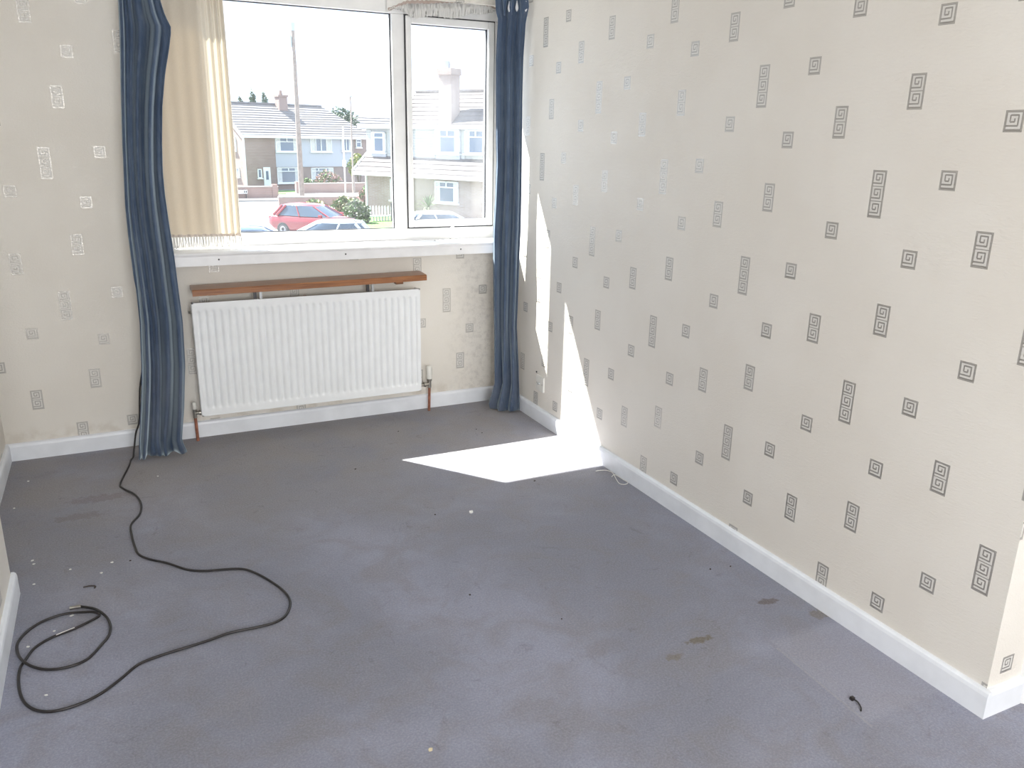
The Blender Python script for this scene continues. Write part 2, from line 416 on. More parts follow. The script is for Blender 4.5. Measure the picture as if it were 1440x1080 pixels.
MB().box((gx0-.004, Y0+.022, gz0-.004), (gx1+.004, Y0+.028, gz1+.004)).build('pane', M_glass, w1)
# casement sash
sash = MB()
sx0, sx1, sz0, sz1 = -.541, -.041, 1.024, 2.095
for a in ((sx0, sx0+.03, sz0, sz1), (sx1-.034, sx1, sz0, sz1), (sx0+.0295, sx1-.0335, sz0, sz0+.038), (sx0+.0295, sx1-.0335, sz1-.036, sz1)): sash.box((a[0], Y0-.012, a[2]), (a[1], Y1-.012, a[3]), .005)
so = sash.build('casement_sash', M_upvc, w1)
g = MB()
for a in ((-.5465, sx0, sz0-.006, sz1+.006), (sx1, -.0355, sz0-.006, sz1+.006), (sx0, sx1, sz0-.007, sz0), (sx0, sx1, sz1, sz1+.006)): g.box((a[0], Y0-.004, a[2]), (a[1], Y0+.03, a[3]))
for a in ((sx1-.037, sx1-.0335, sz0+.036, sz1-.034), (sx0+.029, sx0+.032, sz0+.036, sz1-.034), (sx0+.03, sx1-.03, sz1-.039, sz1-.0355), (sx0+.03, sx1-.03, sz0+.0375, sz0+.040)): g.box((a[0], Y0+.01, a[2]), (a[1], Y0+.03, a[3]))
g.build('gasket', M_gasket, so)
MB().box((sx0+.026, Y0+.018, sz0+.034), (sx1-.03, Y0+.024, sz1-.032)).build('pane', M_glass2, so)
hx = -.30
hb = MB().box((hx-.045, Y0-.022, 1.032), (hx+.012, Y0-.010, 1.050), .004).build('handle', M_plast, so)
MB().tube(spline([(hx+.004, Y0-.022, 1.040), (hx+.006, Y0-.04, 1.038), (hx+.002, Y0-.044, 1.024), (hx-.01, Y0-.044, 1.016)], 4), .007, 8).build('lever', M_plast, hb)
# window board with fascia
SF = -.12
prof = [(.10, .918), (.10, .957), (SF+.006, .957), (SF-.003, .954), (SF-.007, .948), (SF-.004, .941), (SF, .938), (SF, .893), (SF+.018, .893), (SF+.018, .918)]
sb = MB().prism(prof, lambda p, t: Vector((t, p[0], p[1])), -1.93, -.008)
so2 = sb.build('window_sill', M_gloss, w1)
for x in (-1.565, -.95, -.316):
    MB().lathe([(.004, .002), (.004, -.0015), (.002, -.002)], (x, SF, .921), 10, 'y').build('screw', M_dark, so2)
for x, y in ((-.31, .05), (-.42, .0)):
    MB().lathe([(.005, 0), (.004, .0015)], (x, y, .9569), 8).build('screw_cap', M_dark, so2)

# ------------------------------------------------------------------ curtains
rail = thing('curtain_rail', 'white curtain track fixed above the window', 'curtain rail', (-1.0, -.19, 2.27))
part(MB().box((-2.2, -.205, 2.262), (0.0, -.175, 2.285), .004), 'track', M_plast, rail)
for x in (-2.1, -1.05, -.1): part(MB().box((x-.012, -.18, 2.266), (x+.012, .0, 2.28)).box((x-.012, -.006, 2.25), (x+.012, .002, 2.32)), 'bracket', M_plast, rail)
LL = [(2.3,-1.885),(2.021,-1.878),(1.857,-1.890),(1.682,-1.906),(1.458,-1.925),(1.184,-1.943),(1.060,-1.945),(0.816,-1.942),(0.665,-1.943),(0.459,-1.958),(0.353,-1.969),(0.194,-1.992),(0.0,-2.020)]
LR = [(2.3,-1.80),(2.034,-1.720),(1.975,-1.707),(1.926,-1.686),(1.843,-1.703),(1.741,-1.729),(1.606,-1.753),(1.457,-1.769),(1.336,-1.778),(1.234,-1.779),(1.102,-1.774),(0.957,-1.766),(0.825,-1.763),(0.650,-1.758),(0.440,-1.768),(0.225,-1.794),(0.071,-1.821),(-0.001,-1.808)]
def curtain_left(u, v):
    z = .006 + v*2.25
    xl, xr = interp(LL, z), interp(LR, z)
    k = u + .020*math.sin(2.2*z+4*u)*math.sin(math.pi*u)
    x = xl + (xr-xl)*k
    amp = (.028 + .012*sm(1.2, .3, z) - .014*sm(.3, .0, z))*(.62+.42*math.sin(9*u+.9+.8*z))
    ph = 2*math.pi*(4.3*u**.72 + .22*math.sin(1.3*z+1))
    y = -.205 - amp*math.sin(ph) - .007*math.sin(1.7*ph+z*2.6) - .03*sm(.35, .0, z)*(.6+.4*math.sin(ph*.5))
    if z < .09: x += .008*math.sin(ph*.5)*(1-z/.09)
    return Vector((x, y, z + .004*(1+math.sin(ph*.5+1))*sm(.08, 0, z)))
def sheet(mb, fn, nu, nv, th):
    o = mb.grid(fn, nu, nv); return o
ct = thing('curtain', 'long blue velvet curtain hanging beside the beige net at the alcove', 'curtain', (-1.9, -.2, 0), 'blue velvet curtains at the window')
o = part(MB().grid(curtain_left, 120, 90), 'drape', M_velvet, ct)
md = o.modifiers.new('thick', 'SOLIDIFY'); md.thickness = .004
def heading_l(u, v):
    q = curtain_left(u, (2.19+.07*v)/2.25); return Vector((q.x, q.y+.006, 2.19+.06*v))
part(MB().grid(heading_l, 60, 3), 'heading_tape', M_lining, ct)
RL = [(2.3,-.15),(2.167,-0.144),(2.111,-0.139),(2.086,-0.128),(2.002,-0.134),(1.890,-0.140),(1.492,-0.134),(1.373,-0.129),(1.203,-0.134),(0.999,-0.144),(0.864,-0.143),(0.618,-0.138),(0.346,-0.127),(0.156,-0.120),(0.065,-0.150),(0.031,-0.159),(0.0,-0.149)]
RR = [(2.3,-.285),(2.163,-0.281),(2.145,-0.302),(2.061,-0.261),(1.892,-0.240),(1.721,-0.238),(1.484,-0.244),(1.317,-0.249),(1.034,-0.250),(0.887,-0.239),(0.669,-0.232),(0.485,-0.223),(0.266,-0.260),(0.126,-0.276),(0.0,-0.290)]
def curtain_right(u, v):
    z = .006 + v*2.25
    xl = interp(RL, z); yr = interp(RR, z)
    k = u + .03*math.sin(1.7*z)*math.sin(math.pi*u)
    a, b = Vector((xl, -.165, z)), Vector((-.016, yr+.012, z))
    p = a.lerp(b, k); d = (b-a); nrm = Vector((d.y, -d.x, 0)).normalized()
    if nrm.y > 0: nrm = -nrm
    ph = 2*math.pi*(2.7*u + .10*math.sin(1.1*z+2))
    amp = (.017 + .007*math.sin(1.6*z+1)) * sm(0, .06, u) * sm(1, .94, u)
    p += nrm*(amp*math.sin(ph) + .003*math.sin(2.1*ph+z) + .010)
    p += nrm*.035*sm(.14, .0, z)*math.sin(math.pi*u)
    p.x = min(p.x, -.010 if z > .1 else -.014)
    p.z += (.004+.004*math.sin(ph))*sm(.08, 0, z)
    return p
ctr = thing('curtain', 'long blue velvet curtain gathered into the corner of the room beside the casement', 'curtain', (-.07, -.2, 0), 'blue velvet curtains at the window')
o = part(MB().grid(curtain_right, 96, 90), 'drape', M_velvet, ctr)
md = o.modifiers.new('thick', 'SOLIDIFY'); md.thickness = .004; md.offset = 1
part(MB().grid(lambda u, v: curtain_right(u, (2.19+.05*v)/2.25)+Vector((-.002, .009, 0)), 50, 3), 'heading_tape', M_lining, ctr)
# pinch pleats standing out of the heading
for k, uu in enumerate((.22, .5, .78)):
    q = curtain_right(uu, 2.09/2.25)
    mb = MB().grid(lambda u, v: q + Vector(((u-.5)*.036*(.05+v), -.010-.016*math.sin(math.pi*u)*sm(0, .25, v), (v-.02)*.17)), 8, 8)
    pl = part(mb, 'pinch_pleat', M_velvet, ctr)
    mdp = pl.modifiers.new('thick', 'SOLIDIFY'); mdp.thickness = .003
    part(MB().grid(lambda u, v: q + Vector((.017+(u-.5)*.016*math.sin(math.pi*(.06+.9*v**1.6)), -.030, .012+(1-v)*.05)), 4, 8), 'lining_gap', M_lining, ctr)

# ------------------------------------------------------------------ beige net curtain drawn to one side
nx0, nx1 = -1.80, -1.438
def net(u, v):
    z = 1.020 + v*1.135
    d = 1-(1-u)**1.0
    fold = .0022 + .008*sm(.66, .95, u)
    ph = 2*math.pi*(6*u + 7*max(0, u-.66))
    return Vector((nx0+(nx1-nx0)*u + .003*math.sin(z*2+u*5), .032 - fold*math.sin(ph) + .012*math.sin(3*u+1), z))
nt = thing('net_curtain', 'beige pleated net curtain with a fringed hem drawn to the side of the large pane', 'net curtain', (-1.62, .03, .96))
o = part(MB().grid(net, 170, 12), 'cloth', M_net, nt)
part(MB().grid(lambda u, v: net(u*.70, v)+Vector((0, .018+.004*math.sin(30*u), .004)), 80, 12), 'added_dimming_layer', M_net, nt)  # second layer added behind the net to dim sun showing through
mb = MB()
def hem(u, v):
    q = net(u, 0); return Vector((q.x, q.y-.006-.003*math.sin(90*u), 1.026-.013*v+.002*math.sin(60*u)*(1-v)))
part(mb.grid(hem, 120, 2), 'braid', M_braid, nt)
mb = MB()
N = 27
for k in range(N):
    u = (k+.5)/N; q = net(u, 0); b = .9600+.005*random.random(); wx = .0046
    j = random.uniform(-.002, .002)
    mb.tube([(q.x-wx, q.y-.009, 1.016), (q.x-wx+j, q.y-.013, .992), (q.x-wx*.7+j, q.y-.012, b+.006), (q.x+j, q.y-.011, b), (q.x+wx*.7+j, q.y-.012, b+.006), (q.x+wx+j, q.y-.014, .992), (q.x+wx, q.y-.009, 1.016)], .0024, 6)
part(mb, 'fringe', M_fringe, nt)

# short lace blind above the casement
PB = [(-.650,2.096),(-.612,2.115),(-.568,2.102),(-.527,2.085),(-.501,2.075),(-.424,2.093),(-.346,2.092),(-.287,2.090),(-.247,2.106),(-.195,2.121),(-.126,2.126),(-.076,2.136),(-.052,2.148)]
PT = [(-.650,2.105),(-.620,2.117),(-.548,2.149),(-.434,2.158),(-.33,2.17),(-.227,2.175),(-.146,2.178),(-.085,2.166),(-.052,2.155)]
lb = thing('lace_blind', 'short white lace blind with a scalloped fringe above the casement', 'blind', (-.35, .03, 2.1))
o = part(MB().grid(lambda u, v: Vector((-.65+.6*u, .040+.006*math.sin(40*u), interp(PT, -.65+.6*u)*(1-v)+2.166*v if interp(PT, -.65+.6*u) < 2.166 else 2.168)), 60, 4), 'cloth', M_lace, lb)
part(MB().grid(lambda u, v: Vector((-.648+.594*u, .030+.006*math.sin(40*u), interp(PT, -.648+.594*u)-.006+.014*v+.002*math.sin(150*u))), 90, 2), 'braid', M_trim, lb)
mb = MB(); N = 120
for k in range(N):
    x = -.648+.594*(k+.5)/N; b = interp(PB, x)+random.uniform(-.002, .003); tp = max(interp(PT, x), b+.012); y = .033+.006*math.sin(40*(x+.65)/.6)
    mb.tube([(x, y, tp), (x+random.uniform(-.001, .001), y-.003, (tp+b)/2), (x+random.uniform(-.002, .002), y-.002, b)], [.0024, .0030, .0020], 5)
part(mb, 'fringe', M_lace, lb)
part(MB().grid(lambda u, v: Vector((-.646+.590*u, .0355+.006*math.sin(40*u), interp(PB, -.646+.590*u)+.004+(max(interp(PT, -.646+.590*u), interp(PB, -.646+.590*u)+.012)-interp(PB, -.646+.590*u))*v*.95)), 90, 3), 'fringe_web', M_lace, lb)

# ------------------------------------------------------------------ radiator
rd = thing('radiator', 'white fluted panel radiator under the window', 'radiator', (-1.125, -.08, 0))
rx0, rx1, rz0, rz1, ry = -1.706, -.550, .142, .716, -.112
NF = 33
def flute(u, v):
    x = rx0+.006 + (rx1-rx0-.012)*u; z = rz0+.003 + (rz1-rz0-.006)*v
    m = sm(.055, .085, v)*sm(.945, .915, v)*sm(.008, .02, u)*sm(.992, .98, u)
    c = .5+.5*math.cos(2*math.pi*(u*NF+.5)); dp = .0115*(c**2.2)*m
    return Vector((x, ry+dp, z))
nvs = [0, .03, .055, .065, .075, .085, .1, .5, .9, .915, .925, .935, .945, .97, 1]
mb = MB(); nu = NF*8
vs = [flute(i/nu, v) for v in nvs for i in range(nu+1)]
mb.add(vs, [(j*(nu+1)+i, j*(nu+1)+i+1, (j+1)*(nu+1)+i+1, (j+1)*(nu+1)+i) for j in range(len(nvs)-1) for i in range(nu)], True)
part(mb, 'front_panel', M_rad, rd)
mb = MB().box((rx0, ry+.012, rz0), (rx1, ry+.018, rz1)).box((rx0, ry-.001, rz0), (rx1, ry+.014, rz0+.005)).box((rx0, ry-.001, rz1-.005), (rx1, ry+.014, rz1)).box((rx0, ry-.001, rz0), (rx0+.007, ry+.014, rz1)).box((rx1-.007, ry-.001, rz0), (rx1, ry+.014, rz1))
part(mb, 'panel_rim', M_rad, rd)
part(MB().box((rx0+.01, -.052, rz0+.01), (rx1-.01, -.042, rz1-.01), .004), 'rear_panel', M_rad, rd)
mb = MB()
for k in range(58): x = rx0+.03+k*.0192; mb.box((x, ry+.018, rz0+.03), (x+.002, -.052, rz1-.03))
part(mb, 'convector_fins', M_rad, rd)
for s, x in ((0, rx0), (1, rx1)): part(MB().box((x-.002 if s == 0 else x-.012, ry+.006, rz0+.004), (x+.012 if s == 0 else x+.002, -.045, rz1-.004), .003), 'side_panel', M_rad, rd)
for x in (-1.50, -.75): part(MB().box((x-.02, -.044, .2), (x+.02, -.0005, .66)), 'wall_bracket', M_rad, rd)
part(MB().lathe([(.008, 0), (.008, -.014), (.004, -.016)], (rx0, -.085, .668), 10, 'x'), 'bleed_plug', M_brass, rd)
part(MB().lathe([(.009, 0), (.009, .006)], (-1.16, -.084, rz1-.0065), 10), 'bleed_plug', M_copper, rd)
# left lockshield valve
vl = part(MB().tube([(-1.736, -.066, .125), (-1.736, -.066, .172)], .010, 10).tube([(-1.736, -.066, .150), (-1.69, -.075, .152)], .009, 10).lathe([(.013, 0), (.013, .012)], (-1.716, -.07, .151), 8, 'x'), 'valve', M_brass, rd)
c_ = MB().lathe([(.009, .168), (.0105, .172), (.010, .200), (.007, .206)], (-1.736, -.066, 0), 12); part(c_, 'valve_cap', M_plast, vl)
part(MB().tube([(-1.736, -.066, .135), (-1.735, -.064, .06), (-1.734, -.062, .0005)], .0078, 10), 'pipe', M_copper, rd)
vr = part(MB().tube([(-.486, -.066, .14), (-.486, -.066, .185)], .011, 10).tube([(-.486, -.066, .162), (-.56, -.078, .162)], .009, 10).lathe([(.014, 0), (.014, .013)], (-.522, -.072, .162), 8, 'x').lathe([(.013, .178), (.015, .183), (.015, .192)], (-.486, -.066, 0), 12), 'valve', M_brass, rd)
part(MB().lathe([(.0135, .190), (.016, .196), (.0165, .215), (.0155, .217), (.0165, .22), (.016, .256), (.013, .266), (.006, .268)], (-.486, -.066, 0), 18), 'thermostat_head', M_plast, vr)
part(MB().tube([(-.486, -.066, .145), (-.487, -.063, .06), (-.488, -.061, .0005)], .0078, 10), 'pipe', M_copper, rd)

# radiator shelf
sh = thing('radiator_shelf', 'varnished brown wooden shelf above the radiator', 'shelf', (-1.11, -.09, .75))
def shp(t): return (-1.700+1.176*t, .0+.012*t)
prof = [(-.150, .752), (-.150, .776), (-.146, .782), (-.06, .786), (-.025, .786), (-.025, .768), (-.13, .762), (-.135, .752)]
part(MB().prism(prof, lambda p, t: Vector((shp(t)[0], p[0], p[1]+shp(t)[1]+.003)), 0, 1), 'board', M_wood, sh)
for x in (-1.405, -.832):
    part(MB().box((x-.010, -.106, .7165), (x+.004, -.090, .770)), 'bracket', M_dark, sh)
    part(MB().box((x+.018, -.104, .716), (x+.030, -.092, .772)), 'hook', M_steel, sh)
for x in (-1.60, -.64): part(MB().box((x-.02, -.04, .735), (x+.02, -.0005, .775)), 'wall_lug', M_wood, sh)

# ------------------------------------------------------------------ socket, aerial cable, cord and litter
sk = thing('socket_plate', 'white aerial socket plate low on the wall by the curtain', 'wall socket', (WX, -.475, .22))
part(MB().box((WX-.009, -.518, .178), (WX+.001, -.432, .264), .003), 'plate', M_plast, sk)
part(MB().lathe([(.0065, 0), (.0065, -.011), (.004, -.011)], (WX-.008, -.475, .222), 12, 'x'), 'jack', M_steel, sk)
for y in (-.505, -.445): part(MB().lathe([(.003, 0), (.003, -.0015)], (WX-.009, y, .221), 8, 'x'), 'screw', M_brass, sk)
part(MB().lathe([(.005, 0), (.004, -.004)], (WX-.001, -.425, .274), 8, 'x'), 'wall_plug', M_dark, sk)

cab = [(-2.038,-.18),(-2.05,-.22),(-2.061,-.302),(-2.100,-.498),(-2.090,-.561),(-2.046,-.649),(-2.026,-.754),(-2.033,-.858),(-2.069,-.951),(-2.069,-1.056),(-2.061,-1.159),(-2.050,-1.224),(-2.015,-1.278),(-1.961,-1.332),(-1.900,-1.409),(-1.846,-1.444),(-1.795,-1.458),(-1.731,-1.478),(-1.692,-1.516),(-1.646,-1.605),(-1.613,-1.699),(-1.608,-1.774),(-1.633,-1.841),(-1.672,-1.872),(-1.734,-1.877),(-1.812,-1.874),(-1.879,-1.889),(-1.948,-1.900),(-2.016,-1.911),(-2.076,-1.930),(-2.123,-1.980),(-2.168,-2.023),(-2.211,-2.048),(-2.262,-2.059),(-2.304,-2.053),(-2.341,-2.024),(-2.368,-1.972),(-2.384,-1.893),(-2.387,-1.818),(-2.377,-1.777),(-2.355,-1.717),(-2.312,-1.678),(-2.252,-1.654),(-2.205,-1.626),(-2.182,-1.606)]
cab2 = [(-2.186,-1.590),(-2.217,-1.572),(-2.280,-1.556),(-2.340,-1.569),(-2.380,-1.608),(-2.402,-1.661),(-2.402,-1.709),(-2.385,-1.777),(-2.354,-1.822),(-2.314,-1.850),(-2.264,-1.860),(-2.213,-1.843),(-2.173,-1.778),(-2.154,-1.737),(-2.149,-1.688),(-2.160,-1.630),(-2.192,-1.561),(-2.237,-1.522)]
up = [(-1.95,-.10,.42),(-1.972,-.15,.339),(-1.980,-.165,.286),(-1.993,-.17,.177),(-2.014,-.168,.118),(-2.028,-.172,.05)]
pts = [Vector(p) for p in up] + [Vector((x, y, .0045)) for x, y in cab]
n1 = len(pts)
z2 = [.007, .008, .008, .0055, .0045, .0045, .0045, .012, .008, .0045, .0045, .0045, .0045, .0045, .0055, .009, .0060, .0050]
pts += [Vector((x, y, z)) for (x, y), z in zip(cab2, z2)]
cb = thing('aerial_cable', 'long black aerial cable coiled across the carpet', 'cable', (-2.1, -1.2, 0))
part(MB().tube(spline(pts, 5), .0042, 8), 'sheath', M_black, cb)
part(MB().tube([(-2.235, -1.522, .005), (-2.250, -1.5205, .005)], .0062, 10).tube([(-2.250, -1.5205, .005), (-2.258, -1.5200, .005)], .0046, 10).tube([(-2.256, -1.5200, .005), (-2.268, -1.5195, .005)], .0055, 10), 'plug', M_brass, cb)
part(MB().tube(spline([(-2.300, -1.6735, .0075), (-2.275, -1.663, .0077), (-2.250, -1.6535, .0077)], 4), .0017, 6), 'worn_patch', M_plast, cb)
wc = [(-.075,-1.213),(-.056,-1.215),(-.028,-1.228),(-.012,-1.25),(-.020,-1.285),(-.038,-1.330),(-.051,-1.380),(-.036,-1.400),(-.012,-1.390),(-.010,-1.350),(-.012,-1.31),(-.020,-1.288),(-.042,-1.30)]
tag(MB().tube(spline([Vector((x, y, .0035+.001*(i % 3))) for i, (x, y) in enumerate(wc)], 6), .0018, 6).build('blind_cord', M_plast), 'thin white cord looped on the carpet against the skirting', 'cord')
tie = thing('cable_clip', 'small black plastic clip with a tail on the carpet by the doorway', 'clip', (-.27, -2.93, 0))
part(MB().tube(spline([(-.269, -2.918, .005), (-.268, -2.934, .006), (-.276, -2.953, .004), (-.287, -2.963, .003)], 4), .0022, 6), 'tail', M_black, tie)
part(MB().box((-.275, -2.922, .0), (-.263, -2.911, .010), .002), 'head', M_black, tie)
M_flake = pm('paint_flake', (.85, .85, .82), .6); M_chip = pm('cream_chip', (.78, .68, .45), .7); M_crumb = pm('dark_crumb', (.05, .035, .03), .8)
def flake(x, y, s, mat, name, lab, cat, grp, zs=.0015):
    n = random.randint(5, 6); a0 = random.random()*6; ph = [a0+2*math.pi*i/n for i in range(n)]
    pr = [(s*random.uniform(.6, 1.1)*math.cos(a), s*random.uniform(.5, 1.0)*math.sin(a)) for a in ph]
    tl = random.uniform(-.2, .2)
    mb = MB().prism(pr, lambda p, t: Vector((p[0], p[1], t+tl*p[0]+.0006)), 0, zs)
    o = mb.build(name, mat); o.location = (x, y, 0); return tag(o, lab, cat, grp)
o = flake(-.785, -1.382, .012, M_flake, 'foil_scrap', 'crumpled white scrap of paper on the open carpet', 'litter', None, .006)
o = flake(-1.42, -2.609, .008, M_chip, 'wood_chip', 'small square cream chip lying on the carpet', 'litter', None, .003)
for x, y in [(-2.40,-1.111),(-2.395,-1.141),(-2.275,-1.235),(-2.140,-1.240),(-2.175,-1.307),(-2.308,-1.637),(-2.375,-1.697),(-2.312,-1.970),(-2.261,-1.563),(-1.945,-.468),(-2.384,-1.298),(-2.468,-.304),(-2.499,-.592)]:
    flake(x, y, random.uniform(.0045, .0075), M_flake, 'paint_flake', 'tiny white flake on the carpet before the window wall' if y > -.7 else 'tiny white flake on the carpet within the cable coil' if y < -1.5 else 'tiny white flake on the carpet between chimney breast and straight cable run', 'litter', 'white flakes in front of the window wall' if y > -.7 else 'white flakes in the cable coil' if y < -1.5 else 'white flakes by the chimney breast')
for x, y in [(-.931,-1.341),(-1.040,-1.971),(-.391,-1.195),(-2.081,-1.254),(-1.103,-.739),(-.759,-.328),(-.364,-.458),(-.358,-.521),(-.824,-2.228),(-.085,-2.182),(-.167,-2.168)]:
    flake(x, y, random.uniform(.0032, .0052), M_crumb, 'dirt_crumb', 'tiny dark crumb on the carpet between radiator and sunlit patch' if y > -.8 else 'tiny dark crumb on the carpet close to the right skirting' if x > -.2 else 'tiny dark crumb beside the cable near the white flakes' if x < -2 else 'tiny dark crumb at the edge of the sunlit patch' if y > -1.25 else 'tiny dark crumb on the open carpet', 'litter', 'crumbs by the radiator' if y > -.8 else 'crumbs by the skirting' if x > -.2 else None if x < -2 or y > -1.25 else 'crumbs on the open carpet', .0025)
tag(MB().tube(spline([(-2.231, -1.391, .003), (-2.212, -1.392, .004), (-2.194, -1.399, .003), (-2.196, -1.412, .003)], 3), .0022, 6).build('bent_twig', M_crumb), 'short dark bent twig on the carpet near the cable coil', 'litter')

# ------------------------------------------------------------------ ceiling lamps, switched off
M_shade = NT('opal_glass'); M_shade.set(col=(.9, .88, .82), rough=.3)
for k, (x, y) in enumerate([(-1.95, -2.75), (-1.35, -5.4)]):
    cl = thing('ceiling_lamp', ['round opal ceiling lamp beside the chimney breast side of the room', 'round opal ceiling lamp near the rear window'][k], 'lamp', (x, y, H), 'round opal ceiling lamps')
    part(MB().lathe([(.20, H), (.20, H-.03), (.19, H-.035)], (x, y, 0), 28), 'base', M_plast, cl)
    part(MB().lathe([(.19, H-.03), (.185, H-.06), (.15, H-.085), (.08, H-.10), (.01, H-.104)], (x, y, 0), 28), 'shade', M_shade.m, cl)
#EXT_BEGIN
# ------------------------------------------------------------------ street outside
GZ = -3.0
M_tarmac = pm('tarmac', (.20, .20, .21), .9, var=.1, scale=.6)
M_pave = pm('pavement', (.27, .265, .26), .9, var=.08, scale=1.5)
M_grass = pm('grass', (.10, .18, .05), .9, var=.3, scale=3)
M_stone = pm('rough_stone', (.42, .38, .35), .9)
def brickm(name, c1, c2, mort, k):
    t = NT(name); b = t.n('ShaderNodeTexBrick'); tc = t.n('ShaderNodeTexCoord'); b.inputs['Scale'].default_value = 1.0
    mp = t.n('ShaderNodeMapping'); mp.inputs['Rotation'].default_value = (math.pi/2, 0, k); t.t.links.new(tc.outputs['Object'], mp.inputs[0]); t.t.links.new(mp.outputs[0], b.inputs['Vector'])
    for i, v in (('Color1', c1), ('Color2', c2), ('Mortar', mort)): b.inputs[i].default_value = (*v, 1)
    b.inputs['Brick Width'].default_value = .235; b.inputs['Row Height'].default_value = .075; b.inputs['Mortar Size'].default_value = .010
    n = t.ramp(t.noise(1.5, 4), .3, .7)
    t.set(col=t.mix(t.math('MULTIPLY', n, .3), b.outputs['Color'], tuple(x*.7 for x in c1)), rough=.9); return t.m
M_brickA = brickm('brown_brick', (.30, .205, .185), (.25, .17, .155), (.36, .33, .30), 0)
M_brickB = brickm('buff_brick', (.30, .22, .19), (.35, .27, .23), (.40, .36, .33), 0)
M_brickW = brickm('garden_brick', (.36, .22, .19), (.30, .19, .17), (.42, .38, .35), 0)
M_tileA = pm('grey_roof_tile', (.19, .18, .185), .85, var=.15, scale=4)
M_tileB = pm('brown_roof_tile', (.17, .15, .145), .85, var=.15, scale=4)
M_clad = pm('pale_cladding', (.46, .48, .54), .6, var=.04)
M_cladB = pm('cream_cladding', (.50, .50, .49), .6, var=.05)
M_wht = pm('outdoor_white', (.78, .79, .80), .5, var=.03)
M_hg = NT('house_glass').set(col=(.16, .20, .27), rough=.12, spec=.8).m
M_curt = pm('house_curtain', (.62, .62, .62), .9, var=.25, scale=25)
M_pole = pm('weathered_pole', (.30, .25, .22), .9, var=.2, scale=8)
M_post = pm('grey_post', (.42, .46, .50), .6)
M_felt = pm('roof_felt', (.30, .33, .38), .8)

gp = MB().add([(-120, .3, GZ), (160, .3, GZ), (160, 260, GZ), (-120, 260, GZ)], [(0, 1, 2, 3)])
structure(gp.build('ground', M_tarmac), 'pale tarmac street and forecourt outside')
structure(MB().box((-20, 55.4, GZ), (10.4, 57.2, GZ+.10)).box((10.4, 56.2, GZ), (30, 61.9, GZ+.10)).build('pavement', M_pave), 'pale pavement along the garden walls')
structure(MB().box((8.6, 33.5, GZ), (13.4, 42.5, GZ+.06)).build('lawn', M_grass), 'small green lawn in front of the dormer house')
structure(MB().box((-6, 62.3, GZ), (17.5, 66.6, GZ+.05)).build('garden_lawn', M_grass), 'front garden lawn of the far house')

class House:
    def __init__(s, O, e, nb, root):
        s.O, s.e, s.nb, s.root = Vector(O), Vector(e).normalized(), Vector(nb).normalized(), root
    def P(s, a, d, h): return s.O + s.e*a + s.nb*d + Vector((0, 0, h))
    def box(s, mb, a0, a1, d0, d1, h0, h1):
        return mb.add([s.P(a0,d0,h0),s.P(a1,d0,h0),s.P(a1,d1,h0),s.P(a0,d1,h0),s.P(a0,d0,h1),s.P(a1,d0,h1),s.P(a1,d1,h1),s.P(a0,d1,h1)],
                      [(3,2,1,0),(4,5,6,7),(0,1,5,4),(1,2,6,5),(2,3,7,6),(3,0,4,7)])
    def b(s, name, mat, *r, par=None):
        mb = MB()
        for q in r: s.box(mb, *q)
        return part(mb, name, mat, par or s.root)
    def roof(s, name, mat, a0, a1, d0, h0, d1, h1, n, par=None, ar=None):       # stepped tile courses
        mb = MB(); th = .10
        for k in range(n):
            t0, t1 = k/n, (k+1.25)/n if k < n-1 else 1
            da, ha, db, hb = d0+(d1-d0)*t0, h0+(h1-h0)*t0, d0+(d1-d0)*t1, h0+(h1-h0)*t1
            aa, ab = (a1, a1) if ar is None else (a1+(ar-a1)*t0, a1+(ar-a1)*t1)
            mb.add([s.P(a0,da,ha),s.P(aa,da,ha),s.P(ab,db,hb),s.P(a0,db,hb),s.P(a0,da,ha+th),s.P(aa,da,ha+th),s.P(ab,db,hb+.02),s.P(a0,db,hb+.02)],
                   [(3,2,1,0),(4,5,6,7),(0,1,5,4),(1,2,6,5),(2,3,7,6),(3,0,4,7)])
        o = part(mb, name, mat, par or s.root); o['kind'] = 'stuff'; return o
    def win(s, a0, a1, h0, h1, d, lights=2, top=.28, curtain=True, name='window'):
        f = .07; mb = MB()
        for q in ((a0,a0+f,h0,h1),(a1-f,a1,h0,h1),(a0,a1,h0,h0+f),(a0,a1,h1-f,h1)): s.box(mb, q[0], q[1], d-.08, d+.05, q[2], q[3])
        for k in range(1, lights): x = a0+(a1-a0)*k/lights; s.box(mb, x-f/2, x+f/2, d-.08, d+.05, (h1-(h1-h0)*top if top else h0), h1)
        if top: s.box(mb, a0, a1, d-.08, d+.05, h1-(h1-h0)*top-f/2, h1-(h1-h0)*top+f/2)
        s.box(mb, a0-.06, a1+.06, d-.16, d+.05, h0-.09, h0)
        o = part(mb, name, M_wht, s.root)
        s.b('pane', M_hg, (a0+.02, a1-.02, d-.02, d-.005, h0+.02, h1-.02), par=o)
        if curtain:
            for q in ((a0+f, a0+(a1-a0)*.22), (a1-(a1-a0)*.22, a1-f)):
                s.b('house_curtain', M_curt, (q[0], q[1], d-.028, d-.022, h0+f, h1-f), par=o)
        return o

